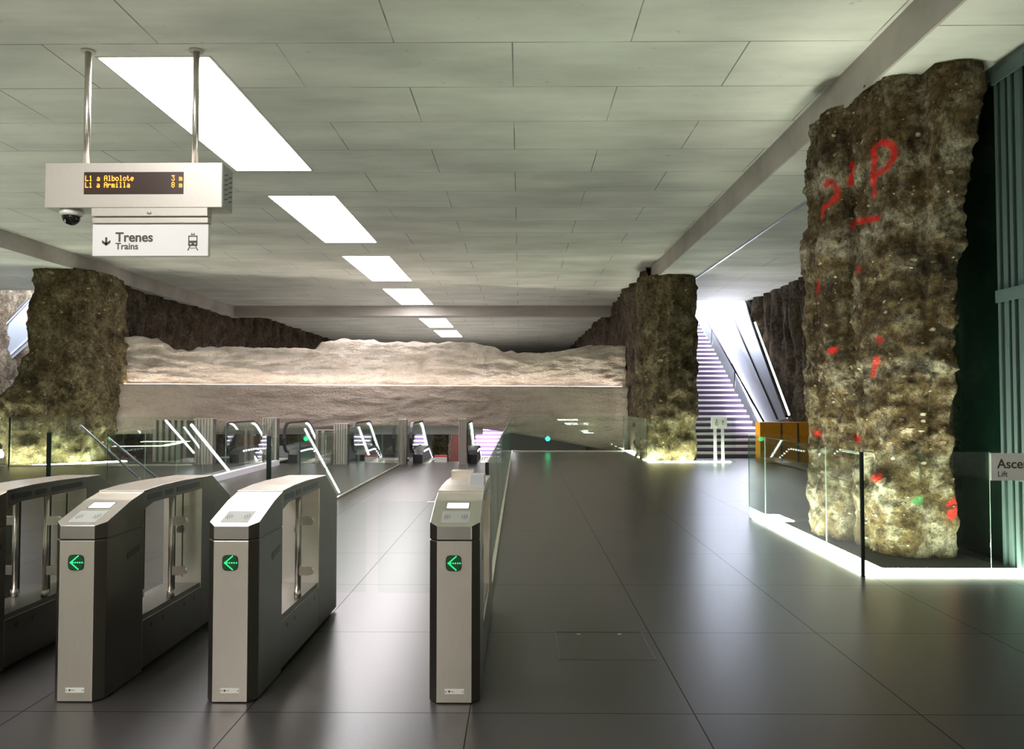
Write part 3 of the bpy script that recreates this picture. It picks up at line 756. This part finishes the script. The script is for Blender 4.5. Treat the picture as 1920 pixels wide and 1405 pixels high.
# ------------------------------------------------------------------ glass railings
def railing(name, label, pts, splits, ztop=1.13, z0=0.0, channel=True, edge_start=True, gap=.003, thick=.010, group='glass railings', posts=()):
    o = Vector((pts[0][0], pts[0][1], 0))
    t = thing(name, label, 'glass railing', o, 0, group)
    for k, (a, b) in enumerate(zip(pts[:-1], pts[1:])):
        a = Vector(a); b = Vector(b); d = b - a; Ln = d.length; d.normalize(); n = Vector((-d.y, d.x)) * thick / 2
        cuts = [0.0] + [c for c in splits[k]] + [1.0]
        for i, (c0, c1) in enumerate(zip(cuts[:-1], cuts[1:])):
            p = a + d * (Ln * c0 + (gap / 2 if i else .002)); q = a + d * (Ln * c1 - (gap / 2 if i < len(cuts) - 2 else .002))
            P4 = [p - n, q - n, q + n, p + n]
            mb = MB(); vs = [(v.x - o.x, v.y - o.y, z0) for v in P4] + [(v.x - o.x, v.y - o.y, ztop) for v in P4]
            mb.add(vs, [(0, 1, 5, 4), (2, 3, 7, 6)], 0); mb.add(vs, [(1, 2, 6, 5)], 1 if i == len(cuts) - 2 else 0); mb.add(vs, [(3, 0, 4, 7)], 1 if i == 0 else 2); mb.add(vs, [(4, 5, 6, 7), (3, 2, 1, 0)], 2)
            mb.build('glass_panel', ['glass', 'glass_edge', 'glass_top'], t)
        if k == 0:
            for (px, py, w_) in posts: MB().box(px - o.x - w_ / 2, px - o.x + w_ / 2, py - o.y - .011, py - o.y + .011, 0, ztop + .002).build('edge_profile', 'glass_dark', t)
        if channel:
            nn = n.normalized() * .022
            mb = MB(); mb.prism([((v.x - o.x), (v.y - o.y)) for v in (a - nn - d * 0, b - nn, b + nn, a + nn)], 'z', -.0, .035)
            mb.build('floor_channel', 'steel', t)
    return t
M['glass_dark'] = plain('dark_edge_profile', (.004, .012, .009), .2)
M['glass_top'] = plain('glass_top_edge', (.30, .42, .36), .15)
railing('glass_railing', 'glass railing behind the left gates, running back left of the grey walkway', [(-7.0, 11.9), (-6.15, 11.9), (-6.15, 19.9)], [[], [.15, .3, .45, .6, .75, .88]], 1.12, posts=[(-7.03, 11.9, .06)])
railing('glass_railing', 'glass railing along the left side of the bright lane leading to the escalators', [(-3.36, 10.8), (-2.97, 10.8), (-2.97, 19.8)], [[], [.16, .44, .72]], 1.12, posts=[(-3.39, 10.8, .06)])
railing('glass_railing', 'glass railing starting behind the rightmost ticket gate and running straight back', [(-.26, 6.35), (-.26, 20.6), (-.26, 25.15)], [[.17, .34, .51, .68, .85], [.5]], 1.11, posts=[(-.26, 6.33, .03)])
railing('glass_railing', 'far glass railing across the dark floor in front of the pale wall', [(-.24, 25.2), (3.28, 25.2)], [[.35, .7]], 1.11)
railing('glass_railing', 'glass railing around the foot of the earth column by the bright staircase', [(3.3, 25.6), (3.3, 20.9), (5.6, 20.9)], [[.5], [.5]], 1.13, channel=False)
railing('glass_railing', 'glass railing around the nearest earth column with red paint', [(4.95, 10.98), (3.12, 10.98), (3.12, 7.36), (4.75, 7.36)], [[.55], [.2, .76], [.71]], 1.13, channel=False, posts=[(3.115, 7.352, .03)])
railing('glass_railing', 'long glass railing in front of the far left earth column', [(-13.6, 19.3), (-8.1, 19.75)], [[.22, .45, .70]], 1.2, posts=[(-12.42, 19.38, .03)])
# light strips at the column feet
def floor_strip(label, outer, w, z=.012):
    pts = [Vector(p) for p in outer]; inner = []
    n = len(pts)
    for i in range(n):
        d0 = (pts[i] - pts[i - 1]).normalized() if i > 0 else (pts[1] - pts[0]).normalized()
        d1 = (pts[i + 1] - pts[i]).normalized() if i < n - 1 else d0
        n0 = Vector((d0.y, -d0.x)); n1 = Vector((d1.y, -d1.x)); m = (n0 + n1).normalized(); inner.append(pts[i] + m * w / max(.3, m.dot(n0)))
    mb = MB()
    for i in range(n - 1): mb.prism([tuple(pts[i]), tuple(pts[i + 1]), tuple(inner[i + 1]), tuple(inner[i])], 'z', 0, z)
    o = mb.build('floor_light_strip', 'strip'); return tag(o, label, 'light', 'light strips around column feet')
floor_strip('wide white light strip in the floor around the nearest earth column', [(4.75, 7.40), (3.15, 7.40), (3.15, 10.94), (3.62, 10.94)][::1], -.28 if False else .28)
floor_strip('white light strip in the floor around the column by the bright staircase', [(5.5, 20.93), (3.33, 20.93), (3.33, 25.7)], .26)
floor_strip('white light strip in the floor at the foot of the far left column', [(-10.5, 21.2), (-12.1, 19.75), (-14.2, 19.5)], -.22)
MB_e = MB().box(3.45, 4.6, 7.7, 10.6, 0, .01).build('planting_bed', 'earth'); tag(MB_e, 'dark bare ground inside the railing around the nearest earth column', 'ground')

# ------------------------------------------------------------------ lift and lift sign
lf = thing('lift_shaft', 'dark green glass lift shaft behind the right-hand column', 'lift', (5.9, 7.4, 0))
x0, x1, y0, y1 = 4.78 - 5.9, 1.25, 7.43 - 7.4, 8.9 - 7.4
MB().box(x0 + .06, x1 - .05, y0 + .05, y1 - .05, .02, ZS - .13).build('shaft_core', 'lift_dark', lf)
g = MB().box(x0, x0 + .014, y0, y1, 0, ZS - .12).build('side_glass', 'glass_lift', lf)
MB().box(x0, x1, y1 - .014, y1, 0, ZS - .12).build('end_glass', 'glass_lift', lf)
for yy, wd, dx in ((7.90, .04, .06), (7.80, .07, .05), (7.68, .05, .06), (7.57, .08, .05)):
    yy -= 7.4; m = MB(); m.box(x0 - dx, x0 - dx + .012, yy - wd / 2, yy + wd / 2, 0, ZS - .12); m.box(x0 - dx + .012, x0, yy - .008, yy + .008, 0, ZS - .12)
    m.build('steel_column', 'lift_steel', lf)
zb = PX(1890, 556, 4.8).z
for z in (zb, .9, 4.8):
    MB().box(x0 - .08, x0 - .062, y0, 7.93 - 7.4, z - .06, z + .06).build('cross_rail', 'lift_steel', lf)
MB().box(x0 - .02, x1, y0, y1, ZS - .12, ZS).build('head_frame', 'lift_steel', lf)
A = P(1855, 850, 7.345); Bq = P(1960, 901, 7.345)
ls = thing('lift_sign', 'white Ascensor Lift sign on the glass railing at the right edge', 'sign', (A.x, 7.335, Bq.z))
hh = A.z - Bq.z
MB().box(0, .56, -.012, 0, 0, hh).build('panel', 'sign_white', ls)
text_mesh('text_ascensor', 'Ascensor', .118, 'sign_text', ls, (P(1869, 880, 7.33).x - A.x, -.0135, P(1869, 878, 7.33).z - Bq.z), RX, bold=.0015)
text_mesh('text_lift', 'Lift', .072, 'sign_text', ls, (P(1869, 880, 7.33).x - A.x, -.0135, P(1869, 894, 7.33).z - Bq.z), RX)

# ------------------------------------------------------------------ ribbed pillars and escalators
pil_lab = ['first ribbed pillar from the left beside the escalators', 'second ribbed pillar from the left beside the escalators', 'third ribbed pillar from the left, behind the lane railing',
           'ribbed pillar at the end of the lane railing, left of the bright lane', 'ribbed pillar right of the bright lane, by the lit handrail']
pil = [(370, 404, 785), (495, 523, 784), (628, 655, 795), (749, 764, 787), (861, 876, 786)]
for (u0, u1, vt), lb in zip(pil, pil_lab):
    X0, X1 = P(u0, 820, 20.2).x, P(u1, 820, 20.2).x; zt = P(u0, vt, 20.2).z
    t = thing('ribbed_pillar', lb, 'pillar', ((X0 + X1) / 2, 20.15, 0), 0, 'ribbed pillars by the escalators')
    w2 = (X1 - X0) / 2; n = 6
    MB().box(-w2 + .01, w2 - .01, -.09, .12, 0, zt - .01).build('core', 'steel_dark', t)
    m = MB()
    for i in range(n):
        xa = -w2 + i * 2 * w2 / n; m.box(xa + .006, xa + 2 * w2 / n - .012, -.13, -.09, 0, zt)
    m.box(-w2, w2, -.12, .13, zt - .01, zt + .01)
    m.build('ribs', 'rib', t)
for (u0, u1, vt), lb in zip([(288, 366, 787), (592, 626, 806)], ['low ribbed screen left of the first ribbed pillar', 'low ribbed screen left of the third ribbed pillar']):
    X0, X1 = P(u0, 820, 20.9).x, P(u1, 820, 20.9).x; zt = P(u0, vt, 20.9).z
    t = thing('ribbed_screen', lb, 'screen', ((X0 + X1) / 2, 20.9, -.4)); w2 = (X1 - X0) / 2; n = int(w2 * 2 / .16)
    MB().box(-w2, w2, 0, .06, 0, zt + .38).build('backing', 'pit', t); m = MB()
    for i in range(n): m.box(-w2 + i * .16, -w2 + i * .16 + .08, -.05, 0, 0, zt + .39)
    m.box(-w2, w2, -.055, .065, zt + .38, zt + .4); m.build('ribs', 'rib', t)
def rail_path(x, Y0, zt=1.03, flat=2.0, drop=7.5, r=.38):
    pts = []
    for i in range(9):                                       # newel curve
        a = math.radians(270 - 180 * i / 8) ; pts.append((x, Y0 + r + r * math.cos(a), zt - r + r * math.sin(a)))
    pts[0] = (x, Y0 + r + .1, zt - 2 * r)
    yk = Y0 + flat; 
    for i in range(8):                                       # bend into the 30 degree incline
        a = math.radians(30 * i / 7); R = 1.2
        pts.append((x, yk + R * math.sin(a), zt - R * (1 - math.cos(a))))
    ye, ze = pts[-1][1], pts[-1][2]
    pts.append((x, ye + drop * math.cos(math.radians(30)), ze - drop * .5))
    return pts
esc = [(-7.45, 'escalator going down beside the first ribbed pillar from the left'), (-5.95, 'escalator going down beside the second ribbed pillar from the left'),
       (-4.22, 'escalator going down behind the lane railing'), (-2.75, 'escalator going down left of the bright lane end')]
def make_escalator(x, label, Y0=20.15, wd=1.15):
    t = thing('escalator', label, 'escalator', (x, Y0, 0), 0, 'escalators going down')
    pts = [(0, p[1] - Y0, p[2]) for p in rail_path(0, Y0)]
    MB().strip(pts, .07, 'x', .045).build('handrail', 'rubber', t)
    # glass balustrade below the handrail
    top = [(p[1], p[2] - .02) for p in pts]
    low = [(top[-1][0], top[-1][1] - .62), (2.3, .34), (2.0, .40), (.5, .40)]
    MB().prism(top[1:] + low, 'x', -.006, .006).build('balustrade_glass', 'glass', t)
    ledp = [(.0, p[1], p[2] - .06) for p in pts[10:]]
    MB().strip(ledp, .035, 'x', .035).build('led_strip', 'led_white', t)
    sk = [(.30, 0), (.28, .22), (.45, .33), (.9, .38), (1.7, .38), (2.1, .33), (2.5, .18), (2.75, .0), (8.6, -3.4), (8.6, -3.95), (2.4, -.35), (2.3, 0)]
    MB().prism(sk, 'x', .02, .26).build('skirt', 'rubber', t)
    d = MB()
    for i in range(11):
        y = .62 + i * .19; z = .30 if y < 1.7 else .30 - (y - 1.7) * .36
        d.box(.26, .266, y, y + .09, z - .028, z + .012)
    d.build('skirt_lights', 'led_white', t)
    st = MB(); 
    for i in range(18):
        y = 2.0 + i * .40; z = -.02 - max(0, i - 1) * .21
        st.box(.27, wd, y, y + .41, z - .3, z)
    st.build('steps', 'steel_dark', t)
    cp = MB().box(.27, wd, .3, 1.99, 0, .012).build('floor_plate', 'steel', t); rb = MB()
    for i in range(int((wd - .3) / .067)): rb.box(.32 + i * .067, .35 + i * .067, 1.2, 1.95, .012, .018)
    rb.build('comb_lines', 'led_comb', cp)
    return t
M['led_comb'] = plain('comb_pale', (.7, .7, .75), .4)
for x, lb in esc: make_escalator(x, lb, wd=.45 if x > -3 else (.60 if x == -5.95 else 1.15))
make_escalator(-1.36, 'escalator going down right of the bright lane, beside the rightmost ribbed pillar', wd=.95)
# added rods standing in for slanting bright lines in the left railings' glass
def slant(label, p0, p1, r=.022, mat='led_white', name='slanting_rod'):
    t = thing(name, label, 'handrail', (p0[0], p1[1], 0), 0, 'added slanting rods')
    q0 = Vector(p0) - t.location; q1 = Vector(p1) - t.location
    MB().tube([q0, q1], r, 8).build('rod', mat, t)
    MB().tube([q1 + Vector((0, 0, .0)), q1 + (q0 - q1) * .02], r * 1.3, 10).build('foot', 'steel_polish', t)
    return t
def onplane(u0, v0, u1, v1, X): a = PX(u0, v0, X); b = PX(u1, v1, X); return tuple(a), (b.x, b.y, max(b.z, .03))
slant('added glowing rod for the bright slanting line in front of the second ribbed pillar', *onplane(359, 797, 432, 895, -6.28), r=.026)
slant('added glowing rod for the bright slanting line behind the near end of the lane railing', *onplane(572, 805, 637, 940, -3.06), r=.014)
slant('added glowing rod further left for a broken bright slanting line', *onplane(311, 789, 364, 850, -8.0), r=.022)
slant('added rod for the bluish slanting line in the middle behind the left glass railing', *onplane(202, 821, 300, 905, -7.1), r=.02, mat='deck')
slant('added rod for the leftmost bluish slanting line behind the left glass railing', *onplane(151, 798, 262, 902, -7.6), r=.02, mat='deck')
M['kerb'] = plain('pale_kerb', (.75, .73, .78), .35)
kb = MB().box(-6.12, -5.98, 15.6, 19.9, 0, .12).build('railing_kerb', 'kerb'); tag(kb, 'pale kerb along the foot of the left walkway railing', 'kerb')
t = thing('ceiling_light', 'added light panel under the bounce slab, brightening the far lower staircase', 'light', (-1.4, 34.2, .95), 0)  # added lamp that brightens the far treads
MB().box(-1.2, 1.2, -1.5, 1.5, -.02, 0).build('diffuser', 'light', t)
t = thing('ceiling_light', 'added light panel under the bounce slab, brightening the pit beyond the escalators on the left', 'light', (-7.4, 33, .95), 0)  # added lamp that brightens the pit walls
MB().box(-1.6, 1.6, -.6, .6, -.02, 0).build('diffuser', 'light', t)
# small things at the end of the bright lane
A = P(815, 857, 20.85); B = P(838, 869, 20.85)
bxx = thing('warning_box', 'small white box with a red top at the end of the bright lane', 'box', ((A.x + B.x) / 2, 20.85, 0))
w2 = (B.x - A.x) / 2; MB().box(-w2, w2, -.05, .12, .0, .14).build('body', 'sign_white', bxx); MB().box(-w2, w2, -.055, .125, .14, .175).build('lid', 'red', bxx)
c4 = rough_sheet('earth_column', [(-3.35, 31.5), (-3.35, 30.7), (-2.75, 30.7), (-2.75, 31.5)], -5.4, .9, .1, .12, 'rock_far', True, None, 21)
tag(c4, 'small lit earth column down in the pit beyond the bright lane', 'column')
fs_ = thing('lower_staircase', 'far staircase with bright treads under the right of the pale wall', 'staircase', (-1.4, 33, -1.6))
sm = MB()
for i in range(13):
    z = i * .16
    sm.box(-.6, .62, i * .28, i * .28 + .29, z - .16, z - .05, 1); sm.box(-.6, .62, i * .28, i * .28 + .29, z - .05, z, 0)
sm.build('steps', ['led_tread', 'riser'], fs_) if 'led_tread' in M else sm.build('steps', ['tread', 'riser'], fs_)
for s in (-.62, .64):
    q = MB().tube([(s, -.1, .6), (s, 3.6, 2.75)], .03, 8).build('handrail', 'rubber', fs_)
    MB().tube([(s, -.1, -.1), (s, -.1, .6)], .03, 8).build('newel', 'steel_polish', fs_)
gl_ = P(1027, 823, 25.5)
sg2 = thing('green_glow_disc', 'glowing round green disc in front of the pale wall', 'signal lamp', (gl_.x, 25.5, gl_.z))  # added green glow standing in for a green spot on the railing glass
MB().box(-.09, .09, .0, .06, -.09, .09).build('back_plate', 'black', sg2)
MB().tube([(0, -.03, 0), (0, 0, 0)], .075, 16).build('lens', 'glow_disc_green', sg2)

# ------------------------------------------------------------------ the staircase and escalator to the street, right
SL = .53; Y0s = 22.5
st = thing('staircase', 'wide staircase with purple risers and white treads climbing to daylight', 'staircase', (5.7, Y0s, 0))
x0s, x1s = 4.85 - 5.7, 6.95 - 5.7
m = MB(); m2 = MB()
run, rise = .31, .31 * SL
for i in range(40):
    y = i * run; z = i * rise
    m.box(x0s, x1s, y, y + run + .02, max(z - .3, 0), z + rise - .062)
    m2.box(x0s, x1s, y - .025, y + run, z + rise - .062, z + rise)
m.build('risers', 'riser', st); m2.build('treads', 'tread', st)
hr = MB(); hr.tube([(x1s - .07, .2, 1.0), (x1s - .07, 6.2, 1.0 + 6 * SL), (x1s - .07, 12, 1.0 + 11.8 * SL)], .03, 10)
hr.build('handrail', 'rubber', st)
for k in (.2, 3.2, 6.2): MB().tube([(x1s - .07, k, k * SL), (x1s - .07, k, 1.0 + (k - .2) * SL)], .02, 8).build('rail_post', 'steel_dark', st)
dk = thing('street_escalator', 'escalator with sloping steel deck climbing to the bright opening', 'escalator', (7.0, 21.5, 0))
p1, p2, p3, p4 = [q - dk.location for q in (P(1430, 797, 23.2), P(1330, 590, 31.0), P(1395, 565, 27.8), P(1475, 785, 21.8))]
ext = lambda a, b: a + (b - a) * 1.7
p2e, p3e = ext(p1, p2), ext(p4, p3)
MB().slab([p1, p4, p3e, p2e], -.04).build('steel_deck', 'deck', dk)
low = Vector((0, 0, -1.25))
MB().slab([p1 + Vector((.02, 0, -.03)), p2e + Vector((.02, 0, -.03)), p2e + low, p1 + Vector((0, 0, -.9))], -.03).build('side_cladding', 'deck_polish', dk) if 'deck_polish' in M else MB().slab([p1 + Vector((.02, 0, -.05)), p2e + Vector((.02, 0, -.05)), p2e + low, p1 + Vector((.02, 0, -.9))], -.03).build('side_cladding', 'deck', dk)
mid = lambda a, b, t: a + (b - a) * t
MB().tube([mid(p1, p4, .62) + Vector((0, 0, .05)), mid(p2e, p3e, .55) + Vector((0, 0, .05))], .025, 8).build('handrail', 'rubber', dk)
MB().tube([p1 + Vector((-.04, 0, -.02)), mid(p1, p2e, .8) + Vector((-.04, 0, -.02))], .022, 8).build('stair_fill_line', 'stair_fill_glow', dk)  # glowing tube added to brighten the stair treads
MB().tube([p4 + Vector((0, 0, .06)), p3e + Vector((0, 0, .06))], .05, 8).build('outer_rail', 'rubber', dk)
MB().tube([p4 + Vector((.1, .1, .10)), mid(p4, p3, .75) + Vector((.1, .1, .10))], .03, 8).build('led_line', 'led_warm' if 'led_warm' in M else 'led_white', dk)
MB().box(p1.x - .25, p4.x + .1, .0, .5, .93, .99).build('end_plate', 'steel_polish', dk)
A = P(1425, 792, 20.9); B = P(1527, 840, 20.9)
ob = thing('orange_casing', 'orange casing box at the foot of the street escalator', 'casing', ((A.x + B.x) / 2, 20.9, 0))
w2 = (B.x - A.x) / 2
MB().box(-w2, w2, 0, .42, .0, A.z).build('casing', 'orange', ob)
MB().box(w2 - .13, w2 + .02, -.03, 0, .0, A.z).build('edge_strip', 'yellow', ob)
for x in (-.15, .28): MB().box(x - .02, x + .02, -.012, 0, .0, A.z - .02).build('joint', 'steel_dark', ob)
# second small sign next to the column
A = P(1333, 783, 21.2); B = P(1363, 803, 21.2)
s3 = thing('access_sign', 'small white sign with wheelchair symbol and arrow, before the staircase', 'sign', ((A.x + B.x) / 2, 21.2, 0))
w2 = (B.x - A.x) / 2
MB().box(-w2, w2, -.012, .012, B.z, A.z).build('panel', 'sign_white', s3)
for x in (-.10, .10): MB().box(x - .04, x + .04, .012, .035, 0, B.z + .05).build('leg', 'housing_side', s3)
sy = MB(); cz = (A.z + B.z) / 2
for i in range(10):
    a0, a1 = math.radians(120 + 24 * i), math.radians(144 + 24 * i)
    sy.prism([(-.06 + .035 * math.cos(a0), cz - .03 + .035 * math.sin(a0)), (-.06 + .035 * math.cos(a1), cz - .03 + .035 * math.sin(a1)), (-.06 + .046 * math.cos(a1), cz - .03 + .046 * math.sin(a1)), (-.06 + .046 * math.cos(a0), cz - .03 + .046 * math.sin(a0))], 'y', -.015, -.012)
sy.box(-.075, -.062, -.015, -.012, cz - .02, cz + .06); sy.box(-.08, -.055, -.015, -.012, cz + .065, cz + .09); sy.box(-.07, -.035, -.015, -.012, cz + .0, cz + .012)
sy.box(.095, .107, -.015, -.012, cz - .06, cz + .05); sy.prism([(.07, cz + .025), (.101, cz + .065), (.132, cz + .025), (.132, cz + .008), (.101, cz + .045), (.07, cz + .008)], 'y', -.015, -.012)
sy.build('symbols', 'sign_text', s3)
# left street ramp behind the far left column
t = thing('street_escalator', 'bright sloping escalator side at the far left behind the earth column', 'escalator', (-14.5, 25, 0))
q = [P(-120, 745, 25), P(60, 560, 27.5), P(60, 640, 27.5), P(-120, 800, 25)]
MB().slab([v - t.location for v in q], .5).build('side_cladding', 'deck', t)
MB().tube([q[3] - t.location + Vector((0, -.05, .15)), q[2] - t.location + Vector((0, -.05, .15))], .03, 8).build('handrail', 'rubber', t)
MB().tube([q[0] - t.location + Vector((0, -.05, .0)), q[1] - t.location + Vector((0, -.05, 0))], .05, 8).build('outer_rail', 'rubber', t)
# floor hatch
hq = [F(1040, 1185), F(1203, 1185), F(1222, 1238), F(1040, 1238)]
xa, xb = hq[0].x, hq[1].x; ya, yb = hq[2].y, hq[0].y
ht = thing('floor_hatch', 'thin rectangular hatch outline in the dark floor right of the gates', 'hatch', ((xa + xb) / 2, (ya + yb) / 2, 0))
W2, D2 = (xb - xa) / 2, (yb - ya) / 2; m = MB()
for bx in ((-W2, W2, D2 - .008, D2), (-W2, -W2 + .008, -D2, D2), (W2 - .008, W2, -D2, D2), (-W2, W2, -D2, -D2 + .008)): m.box(bx[0], bx[1], bx[2], bx[3], 0, .0025)
m.build('frame', 'steel_dark', ht)
for x in (-.14, .14): MB().tube([(x, D2 - .06, 0), (x, D2 - .06, .003)], .014, 10).build('lifting_eye', 'steel_polish', ht)

# ------------------------------------------------------------------ daylight through the stair openings
wd = bpy.data.worlds.new('sky'); S.world = wd; wd.use_nodes = True
bg = wd.node_tree.nodes['Background']; bg.inputs['Color'].default_value = (.82, .88, 1, 1); bg.inputs['Strength'].default_value = 1.7
def area(name, loc, sx_, sy_, power, col, rot=(0, 0, 0)):
    l = bpy.data.lights.new(name, 'AREA'); l.shape = 'RECTANGLE'; l.size = sx_; l.size_y = sy_; l.energy = power; l.color = col
    o = bpy.data.objects.new(name, l); COL.objects.link(o); o.location = loc; o.rotation_euler = rot; return o
area('daylight_right', (6.6, 32, 7.5), 3.5, 6, 1100, (.80, .86, 1), (math.radians(-40), 0, 0))
area('daylight_left', (-14.8, 27, 7.0), 3, 4, 1300, (.85, .9, 1), (math.radians(-15), 0, 0))
# added unseen light strips that lift the ceiling brightness; no columns stand here
for y, w in ((-6.5, 'nearer'), (-18.0, 'farther')):
    floor_strip('added unseen light strip at the right behind the viewer, the %s one' % w, [(4.9, y), (3.15, y), (3.15, y + 3.5), (4.9, y + 3.5)], .28)
    floor_strip('added unseen light strip at the left behind the viewer, the %s one' % w, [(-12.8, y + 3.5), (-11.0, y + 3.5), (-11.0, y), (-12.8, y)], .28)
floor_strip('added unseen light strip beyond the left edge of the photo', [(-12.8, 10.9), (-11.0, 10.9), (-11.0, 7.4), (-12.8, 7.4)], .28)
